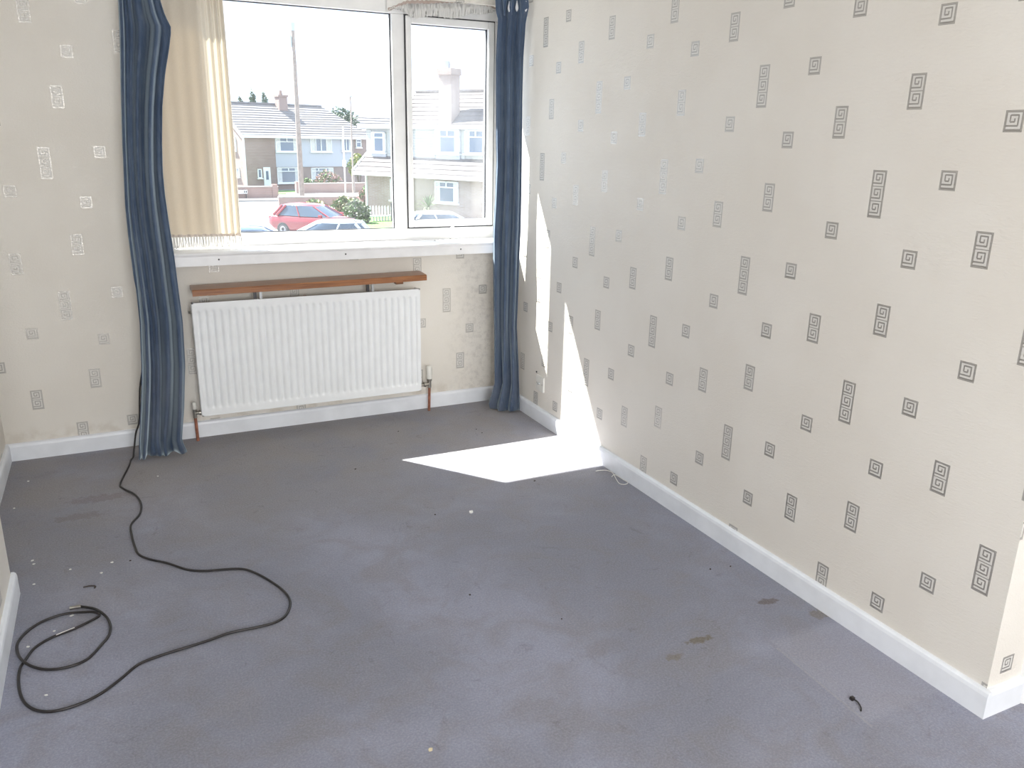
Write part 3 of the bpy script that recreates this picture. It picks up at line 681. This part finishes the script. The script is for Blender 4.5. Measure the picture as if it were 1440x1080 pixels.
# far pair of houses
hA = thing('house', 'far two-storey house with pale cladding, brick bay and white front door', 'house', (8.25, 67.38, GZ))
A = House((8.25, 67.38, GZ), (.956, .292, 0), (-.292, .956, 0), hA)
A.b('brick_bay', M_brickA, (0, 2.78, 0, 7.6, 0, 4.4))
A.b('lower_wall', M_brickA, (2.78, 10.4, .12, 7.6, 0, 1.85))
A.b('cladding', M_clad, (2.78, 10.4, .05, 7.6, 1.85, 4.4))
A.b('end_bay', M_brickA, (10.4, 12.2, 0, 7.6, 0, 4.4))
mb = MB()
mb.add([A.P(.06, .1, 4.3), A.P(.06, 7.5, 4.3), A.P(.06, 3.8, 6.9), A.P(12.1, .1, 4.3), A.P(12.1, 7.5, 4.3), A.P(9.2, 3.8, 6.85)], [(0,1,2),(3,5,4),(0,3,4,1),(1,4,5,2),(2,5,3,0)])
part(mb, 'gable', M_brickA, hA)
A.roof('roof', M_tileA, -.25, 12.4, -.35, 4.38, 3.8, 6.95, 13, ar=9.5)
A.roof('roof', M_tileA, -.25, 12.4, 7.95, 4.38, 3.8, 6.95, 13, ar=9.5)
part(MB().add([A.P(12.4, -.35, 4.42), A.P(12.4, 7.95, 4.42), A.P(9.5, 3.8, 6.98), A.P(12.3, -.3, 4.36), A.P(12.3, 7.9, 4.36), A.P(9.4, 3.8, 6.9)], [(0,1,2),(5,4,3),(0,3,4,1),(1,4,5,2),(2,5,3,0)]), 'hip', M_tileA, hA)
A.b('ridge', M_tileA, (-.25, 9.5, 3.68, 3.92, 6.95, 7.10))
A.b('fascia', M_wht, (-.25, 12.4, -.42, -.30, 4.20, 4.42))
mb = MB()
for d0, d1 in ((-.4, 3.8), (8.0, 3.8)):
    mb.add([A.P(a, d, h) for a in (-.32, -.24) for d, h in ((d0, 4.15), (d1, 6.78), (d1, 7.02), (d0, 4.42))], [(0,1,2,3),(7,6,5,4),(0,4,5,1),(1,5,6,2),(2,6,7,3),(3,7,4,0)])
part(mb, 'bargeboard', M_wht, hA)
A.b('corner_board', M_wht, (-.04, .10, -.03, .1, 0, 4.2))
A.win(2.84, 4.95, 3.12, 4.25, .05, 2, .3); A.win(6.09, 8.18, 3.12, 4.25, .05, 4, 0); A.win(9.18, 10.15, 3.18, 4.28, .05, 2, 0); A.win(10.64, 11.2, 3.5, 4.2, 0, 1, .35, False)
A.win(2.85, 5.0, .53, 1.82, .12, 2, .25); A.win(6.08, 8.28, .6, 1.77, .12, 3, .25)
dr = A.b('door', M_wht, (1.58, 2.2, -.05, .02, .1, 1.85))
A.b('door_pane', M_hg, (1.78, 2.0, -.07, -.05, .85, 1.55), par=dr)
A.win(1.05, 1.42, .98, 1.72, 0, 1, 0, False)
# gable side windows
sideA = House(A.P(0, 0, 0), -A.nb, A.e, hA)
sideA.win(-2.7, -1.3, 3.15, 4.2, 0, 1, .3, False); sideA.win(-2.2, -1.0, 1.05, 1.8, 0, 1, 0, False)
ch = A.b('chimney', M_brickA, (4.9, 5.7, 2.9, 3.7, 6.0, 7.75)); A.b('chimney_cap', M_brickA, (4.83, 5.77, 2.83, 3.77, 7.62, 7.78), par=ch)
part(MB().lathe([(.14, 0), (.16, .05), (.12, .35), (.14, .4)], A.P(5.3, 3.3, 7.76), 10), 'chimney_pot', M_brickB, ch)

# dormer house
hB = thing('house', 'nearer house with tall chimney, long clad dormer and low tiled eaves', 'house', (11.039, 44.182, GZ))
B = House((11.039, 44.1817, GZ), (.5054, -.8629, 0), (.8629, .5054, 0), hB)
B.b('wall', M_brickB, (.5, 15, .4, 11.2, 0, 2.5))
mb = MB()
mb.add([B.P(a, d, h) for a in (.4, 15) for d, h in ((.4, 2.45), (11.2, 2.45), (5.8, 7.0))], [(0,1,2),(3,5,4),(0,3,4,1),(1,4,5,2),(2,5,3,0)])
part(mb, 'gable', M_brickB, hB)
B.roof('roof', M_tileB, 0, 15.2, 0, 2.5, 5.8, 7.15, 19)
B.roof('roof', M_tileB, 0, 15.2, 11.6, 2.5, 5.8, 7.15, 19)
B.b('ridge', M_tileB, (0, 15.2, 5.68, 5.92, 7.15, 7.28))
B.b('fascia', M_wht, (-.03, 15.2, -.08, .05, 2.32, 2.52)); B.b('soffit', M_wht, (0, 15.2, .0, .42, 2.32, 2.36))
mb = MB().add([B.P(a, d, h) for a in (-.07, .02) for d, h in ((-.05, 2.35), (5.8, 7.0), (5.8, 7.22), (-.05, 2.6))], [(0,1,2,3),(7,6,5,4),(0,4,5,1),(1,5,6,2),(2,6,7,3),(3,7,4,0)])
part(mb, 'bargeboard', M_wht, hB)
B.b('dormer_body', M_cladB, (.15, 12, 1.04, 3.3, 3.2, 5.0))
for k in range(12):
    for a0, a1 in ((.15, .55), (1.78, 5.34), (7.2, 7.42), (9.0, 12)):
        B.b('cladding_board', M_cladB, (a0, a1, 1.0, 1.06, 3.28+k*.145, 3.28+k*.145+.128))
B.b('dormer_roof', M_felt, (-.2, 12.3, .72, 3.4, 5.10, 5.17)); B.b('dormer_fascia', M_wht, (-.22, 12.3, .68, .80, 4.94, 5.16))
for q in ((.62, 1.72, .95, 1.05, 3.30, 3.55), (5.42, 7.12, .95, 1.05, 3.34, 3.62)): B.b('apron', M_clad, q)
B.win(.62, 1.72, 3.62, 4.74, .97, 1, .28); B.win(5.40, 7.12, 3.68, 4.92, .97, 2, .3); B.win(7.46, 8.95, 3.7, 4.92, .97, 2, .3)
B.win(5.83, 7.46, 1.06, 2.2, .4, 2, .28); B.win(2.55, 3.4, 1.0, 2.2, .4, 1, .0, False)
ch = B.b('chimney', M_brickB, (3.75, 4.65, 3.35, 4.2, 4.9, 7.95)); B.b('chimney_cap', M_brickB, (3.69, 4.71, 3.29, 4.26, 7.95, 8.3), par=ch)
part(MB().lathe([(.24, 0), (.26, .08), (.20, .35), (.23, .45)], B.P(4.0, 3.8, 8.28), 12), 'chimney_pot', M_post, ch)
part(MB().lathe([(.12, 0), (.13, .1), (.10, .55), (.2, .6), (.2, .68)], B.P(4.38, 3.8, 8.28), 12), 'chimney_pot', M_wht, ch)
B.b('downpipe', M_wht, (.62, .70, .3, .4, 0, 2.35))

# a roof farther back between the two houses
hC = thing('house', 'distant house roof rising between the two nearer houses', 'house', (24, 95, GZ))
Cc = House((20.5, 95, GZ), (1, .12, 0), (-.12, 1, 0), hC)
Cc.b('wall', M_brickA, (0, 12, .3, 8, 0, 4.4)); Cc.roof('roof', M_tileA, -.3, 12.3, 0, 4.4, 4.1, 6.9, 8); Cc.roof('roof', M_tileA, -.3, 12.3, 8.3, 4.4, 4.1, 6.9, 8)
Cc.b('fascia', M_wht, (-.3, 12.3, -.1, 0, 4.2, 4.42)); Cc.win(4.0, 5.2, 3.0, 4.1, .3, 1, .3, False); Cc.win(8.0, 9.4, 3.0, 4.1, .3, 2, .3, False)

# garden walls
def gwall(name, label, a, b, h, mat, th=.23, pill=()):
    a, b = Vector((*a, GZ)), Vector((*b, GZ)); d = (b-a).normalized(); n = Vector((-d.y, d.x, 0))
    t = thing(name, label, 'wall', a)
    hh = House(a, d, n, t); L = (b-a).length
    hh.b('brickwork', mat, (0, L, 0, th, 0, h-.06)); hh.b('coping', M_stone, (-.03, L+.03, -.04, th+.04, h-.07, h))
    for s in pill: hh.b('pillar', mat, (s-.18, s+.18, -.06, th+.06, 0, h+.12))
    return hh
g1 = gwall('garden_wall', 'brick garden wall below the white front door with a street sign', (-1, 57.5), (9.04, 57.5), .92, M_brickW, pill=(9.8,))
gwall('garden_wall', 'brick garden wall below the flowering shrub with lamp post', (11.25, 62.0), (17.2, 62.6), .86, M_brickW, pill=(.15,))
gwall('garden_wall', 'low brick wall running behind the red car', (7.9, 51.2), (13.6, 50.7), .62, M_brickW)
sg = thing('street_sign', 'white street name plate on short posts before the brick wall', 'sign', (6.35, 57.3, GZ))
part(MB().box((5.85, 57.30, GZ+.42), (6.85, 57.34, GZ+.68)), 'plate', M_wht, sg)
for x in (6.62, 6.74): part(MB().box((x, 57.285, GZ+.47), (x+.07, 57.30, GZ+.63)), 'letter_mark', M_dark, sg)
for x in (5.95, 6.75): part(MB().box((x-.03, 57.34, GZ+.05), (x+.03, 57.40, GZ+.68)), 'post', M_dark, sg)

# poles
tp = thing('telegraph_pole', 'tall weathered wooden telegraph pole', 'pole', (9.96, 53.86, GZ))
part(MB().tube([(9.96, 53.86, GZ), (9.96, 53.86, 3), (9.96, 53.86, 8.4)], [.19, .15, .10], 14), 'shaft', M_pole, tp)
part(MB().tube([(9.96, 53.86, 8.0), (9.96, 53.86, 8.5)], .14, 12), 'cap', M_post, tp)
part(MB().box((9.72, 53.75, 7.0), (9.82, 53.97, 7.7)), 'junction_box', M_post, tp)
ls = thing('lamp_post', 'slim grey street lamp post beside the yellow bush', 'lamp post', (15.7, 62.55, GZ))
part(MB().tube([(15.7, 61.6, GZ), (15.7, 61.6, -1.2), (15.7, 61.6, -1.15), (15.7, 61.6, 4.45)], [.11, .11, .07, .05], 10), 'column', M_pole, ls)
part(MB().box((15.58, 61.2, 4.38), (15.82, 61.65, 4.5), .03), 'lantern', M_post, ls)
ps = thing('sign_post', 'thin white post with a small box on it', 'post', (15.0, 61.5, GZ))
part(MB().tube([(15.0, 61.5, GZ), (15.0, 61.5, 2.15)], .055, 8), 'column', M_wht, ps); part(MB().box((14.85, 61.38, -.85), (15.12, 61.5, -.35), .02), 'box', M_wht, ps)

# picket fence beside the dormer house
pf = thing('picket_fence', 'white picket fence by the dormer house', 'fence', (11.0, 39.6, GZ))
for k in range(11):
    x = 10.7+k*.16; y = 39.75-k*.03
    part(MB().box((x-.04, y-.012, GZ+.06), (x+.04, y+.012, GZ+.80)).add([(x-.04, y-.012, GZ+.8), (x+.04, y-.012, GZ+.8), (x, y-.012, GZ+.88), (x-.04, y+.012, GZ+.8), (x+.04, y+.012, GZ+.8), (x, y+.012, GZ+.88)], [(0,1,2),(5,4,3),(0,3,4,1),(1,4,5,2),(2,5,3,0)]), 'picket', M_wht, pf)
part(MB().box((10.6, 39.45, GZ+.3), (12.4, 39.76, GZ+.36)), 'rail', M_wht, pf)
part(MB().box((11.72, 39.2, GZ), (11.84, 39.32, GZ+1.05)), 'gate_post', M_dark, pf)

# shrubs and trees
M_leaf = [pm('leaf_%s' % n, c, .7, var=.35, scale=4) for n, c in (('green', (.09, .15, .05)), ('yellow', (.30, .31, .08)), ('pink', (.36, .23, .21)), ('grey', (.20, .21, .16)), ('dark', (.07, .11, .07)), ('buff', (.28, .25, .14)))]
M_bark = pm('bark', (.14, .10, .08), .9)
def bush(name, label, c, rad, mats, n=700, ls=.14, trunk=None, cat='shrub'):
    c = Vector(c); t = thing(name, label, cat, (c.x, c.y, GZ))
    for mi, mat in enumerate(mats):
        mb = MB()
        for k in range(n//len(mats)):
            while True:
                q = Vector((random.uniform(-1, 1), random.uniform(-1, 1), random.uniform(-1, 1)))
                if .35 < q.length < 1: break
            q *= (1+.18*math.sin(5*q.x+3*q.z)*math.cos(4*q.y))
            p = c + Vector((q.x*rad[0], q.y*rad[1], q.z*rad[2]))
            if p.z < GZ+.03: continue
            a = Vector((random.gauss(0, 1), random.gauss(0, 1), random.gauss(0, 1))).normalized(); b = a.cross(Vector((random.gauss(0, 1), random.gauss(0, 1), random.gauss(0, 1)))).normalized(); s = ls*random.uniform(.6, 1.2)
            mb.add([p-a*s, p+b*s*.45, p+a*s, p-b*s*.45], [(0, 1, 2, 3)])
        o = mb.build('foliage' if mi == 0 else 'blossom', mat, t, fix=False, off=(0, 0, 0)); o.location = -Vector(t.location); o['kind'] = 'stuff'
    mb = MB()
    for k in range(4):
        mb.tube([(c.x+random.uniform(-.05, .05), c.y, GZ), (c.x+random.uniform(-.4, .4)*rad[0], c.y+random.uniform(-.4, .4)*rad[1], c.z+.3*rad[2])], [.05*max(1, rad[2]*.8), .02], 6)
    part(mb, 'stem', M_bark, t)
bush('shrub', 'pink flowering shrub growing over the far garden wall', (14.2, 63.7, GZ+.95), (1.15, .75, .75), [M_leaf[0], M_leaf[2]], 900)
bush('shrub', 'small green shrub left of the pink flowering one', (12.4, 63.3, GZ+.8), (.45, .4, .45), [M_leaf[0]], 300)
bush('yellow_bush', 'yellow-green bush beside the slim lamp post', (17.4, 66.0, GZ+2.1), (.95, .9, .9), [M_leaf[1], M_leaf[0]], 900, trunk=True)
bush('shrub', 'round buff-flowered shrub behind the red car bonnet', (10.9, 46.0, GZ+.45), (.75, .6, .5), [M_leaf[5], M_leaf[0]], 700)
bush('shrub', 'pale pink shrub against the corner of the dormer house', (12.4, 46.2, GZ+.9), (.5, .5, .6), [M_leaf[0], M_leaf[2]], 600)
bush('shrub', 'bushy grey-green shrub by the picket fence', (9.75, 39.0, GZ+.55), (.75, .6, .75), [M_leaf[3], M_leaf[0]], 1100, .12)
bush('shrub', 'rounded green hedge clump behind the red car roof', (8.9, 45.2, GZ+.3), (.8, .6, .55), [M_leaf[0], M_leaf[1]], 600)
for k, (x, h) in enumerate(((11.8, 5.0), (13.1, 5.7), (14.4, 5.5))):
    bush('conifer', ['slender conifer behind the far roof, lowest of three', 'slender conifer behind the far roof, tallest of three', 'slender conifer behind the far roof next to the chimney'][k], (x, 92, h-1.9), (.5, .5, 2.2), [M_leaf[4]], 700, .2, cat='tree')
bush('tree', 'broad dark tree top beyond the far roof behind the lamp post', (22.3, 90, 3.0), (1.9, 1.5, 1.5), [M_leaf[4]], 900, .22, cat='tree')
# spiky palm-like plant
pt = thing('cordyline', 'spiky palm-like plant in front of the dormer house wall', 'plant', (13.5, 38.2, GZ))
part(MB().tube([(13.5, 38.2, GZ), (13.5, 38.2, GZ+.9)], [.09, .07], 8), 'stem', M_bark, pt)
for k in range(40):
    a = random.uniform(0, 6.28); el = random.uniform(-.1, 1.3); L = random.uniform(.7, 1.0)
    d = Vector((math.cos(a)*math.cos(el), math.sin(a)*math.cos(el), math.sin(el))); sd = Vector((-math.sin(a), math.cos(a), 0))*.035
    b0 = Vector((13.5, 38.2, GZ+.88)); m_ = b0+d*L*.6; tip = b0+d*L+Vector((0, 0, -.22*math.cos(el)))
    part(MB().add([b0-sd*.6, b0+sd*.6, m_+sd, tip, m_-sd], [(0, 1, 2, 3, 4)]), 'leaf', M_leaf[0], pt)

# ------------------------------------------------------------------ cars
M_tyre = pm('tyre', (.03, .03, .03), .8); M_rim = pm('alloy_rim', (.5, .5, .52), .3, .8)
M_carglass = NT('car_glass').set(col=(.05, .075, .11), rough=.05, spec=.9).m
M_headl = NT('lamp_lens').set(col=(.75, .78, .8), rough=.1, spec=.9).m; M_tail = NT('tail_lens').set(col=(.45, .02, .02), rough=.15).m
def car(label, col, loc, heading, grp='parked cars', rails=False):
    mp_ = NT('car_paint').set(col=col, rough=.22, coat=.8, spec=.6).m
    t = thing('car', label, 'car', (loc[0], loc[1], GZ), grp); t.rotation_euler = (0, 0, heading)
    W = .86
    st = [(-2.05,.52,.70,.62),(-1.98,.40,.86,.80),(-1.75,.26,.93,.84),(-1.0,.22,.95,.86),(0,.22,.95,.86),(.75,.22,.94,.86),(1.05,.22,.92,.85),(1.55,.24,.84,.83),(1.9,.30,.72,.76),(2.06,.42,.60,.62)]
    mb = MB(); rings = []
    for x, zb, zt, wd in st:
        h = zt-zb
        rings.append([(x, y, z) for y, z in [(-wd*.85, zb), (-wd*.98, zb+.22*h), (-wd, zb+.55*h), (-wd*.96, zb+.86*h), (-wd*.84, zt), (-wd*.4, zt+.035), (0, zt+.045), (wd*.4, zt+.035), (wd*.84, zt), (wd*.96, zb+.86*h), (wd, zb+.55*h), (wd*.98, zb+.22*h), (wd*.85, zb)]])
    n = 13; vs = [p for r in rings for p in r]
    fs = [(i*n+k, i*n+(k+1) % n, (i+1)*n+(k+1) % n, (i+1)*n+k) for i in range(len(st)-1) for k in range(n)]
    mb.add(vs, fs, True); mb.add(rings[0], [tuple(range(n))]); mb.add(rings[-1], [tuple(range(n))])
    mb.build('body', mp_, t)
    # greenhouse: glass volume, then pillars and roof in body colour
    def gh(x, y): return None
    bot = [(-1.80, -.66), (-1.80, .66), (1.12, .62), (1.12, -.62)]
    def ring(f):   # f 0 belt .. 1 roof
        xr, xf = -1.80+.42*f, 1.12-.92*f; w0 = .775-.165*f
        z = .93+.47*f
        return [(xr, -w0*.86, z), (xr-.05, 0, z), (xr, w0*.86, z), (xr+.25, w0, z), ((xr+xf)/2, w0*1.02, z), (xf-.30, w0, z), (xf, w0*.84, z), (xf+.07, 0, z), (xf, -w0*.84, z), (xf-.30, -w0, z), ((xr+xf)/2, -w0*1.02, z), (xr+.25, -w0, z)]
    rs = [ring(f) for f in (0, .5, .9, 1.0)]; m = 12; mb = MB()
    mb.add([p for r in rs for p in r], [(i*m+k, i*m+(k+1) % m, (i+1)*m+(k+1) % m, (i+1)*m+k) for i in range(3) for k in range(m)], True)
    mb.build('glasshouse', M_carglass, t)
    r1 = ring(.93); r2 = [(x*.97, y*.93, 1.43) for x, y, z in ring(1.0)]; r3 = [(-.55+(x+.55)*.6, y*.55, 1.475) for x, y, z in ring(1.0)]
    mb = MB(); mb.add(r1+r2+r3, [(i*m+k, i*m+(k+1) % m, (i+1)*m+(k+1) % m, (i+1)*m+k) for i in range(2) for k in range(m)]+[tuple(range(2*m, 3*m))], True)
    mb.build('roof', mp_, t)
    R0, R1 = ring(0), ring(.96)
    for k in (0, 2, 3, 4, 6, 8, 10, 11):
        a, b = Vector(R0[k]), Vector(R1[k]); q = .045 if k in (6, 8, 4, 10) else .085
        mb = MB().tube([a*1.003, a.lerp(b, .5)+Vector((0, .004*(1 if a.y > 0 else -1), 0)), b], [q*.8, q*.65, q*.7], 8); mb.build('pillar', mp_, t)
    for x in (-1.22, 1.28):
        for s in (-1, 1):
            wh = MB().lathe([(.20, -.09), (.29, -.10), (.315, -.07), (.315, .07), (.29, .10), (.20, .09)], (x, s*.77, .315), 24, 'y').build('tyre', M_tyre, t)
            MB().lathe([(.02, -.085*s), (.08, .10*s), (.19, .085*s), (.205, .098*s), (.21, .07*s)], (x, s*.77, .315), 20, 'y').build('rim', M_rim, wh)
    for s in (-1, 1):
        MB().box((1.78, s*.50-.14, .58), (2.02, s*.50+.14, .70), .04).build('headlamp', M_headl, t)
        MB().box((-2.06, s*.62-.09, .62), (-1.90, s*.62+.09, .86), .03).build('tail_lamp', M_tail, t)
        MB().box((.78, s*.93-.09, .93), (.92, s*.93+.09, 1.05), .03).build('mirror', mp_, t)
        if rails: MB().tube([(-1.2, s*.52, 1.45), (-1.1, s*.53, 1.50), (.0, s*.53, 1.50), (.1, s*.52, 1.45)], .018, 6).build('roof_rail', M_dark, t)
    MB().box((-2.09, -.55, .36), (-1.95, .55, .50), .03).build('bumper', M_dark, t)
    return t
car('red hatchback car parked before the low brick wall', (.30, .03, .04), (6.5, 34.3), math.atan2(-.71, .70))
car('silver car with roof rails parked in front of the red car', (.62, .65, .68), (5.1, 26.6), math.atan2(.25, -.97), rails=True)
car('dark blue car with only its roof showing above the window frame', (.05, .09, .2), (2.4, 25.0), math.atan2(-.2, .98))
car('white car parked in front of the dormer house', (.74, .75, .75), (11.0, 29.0), math.atan2(-.3, .95))
#EXT_END
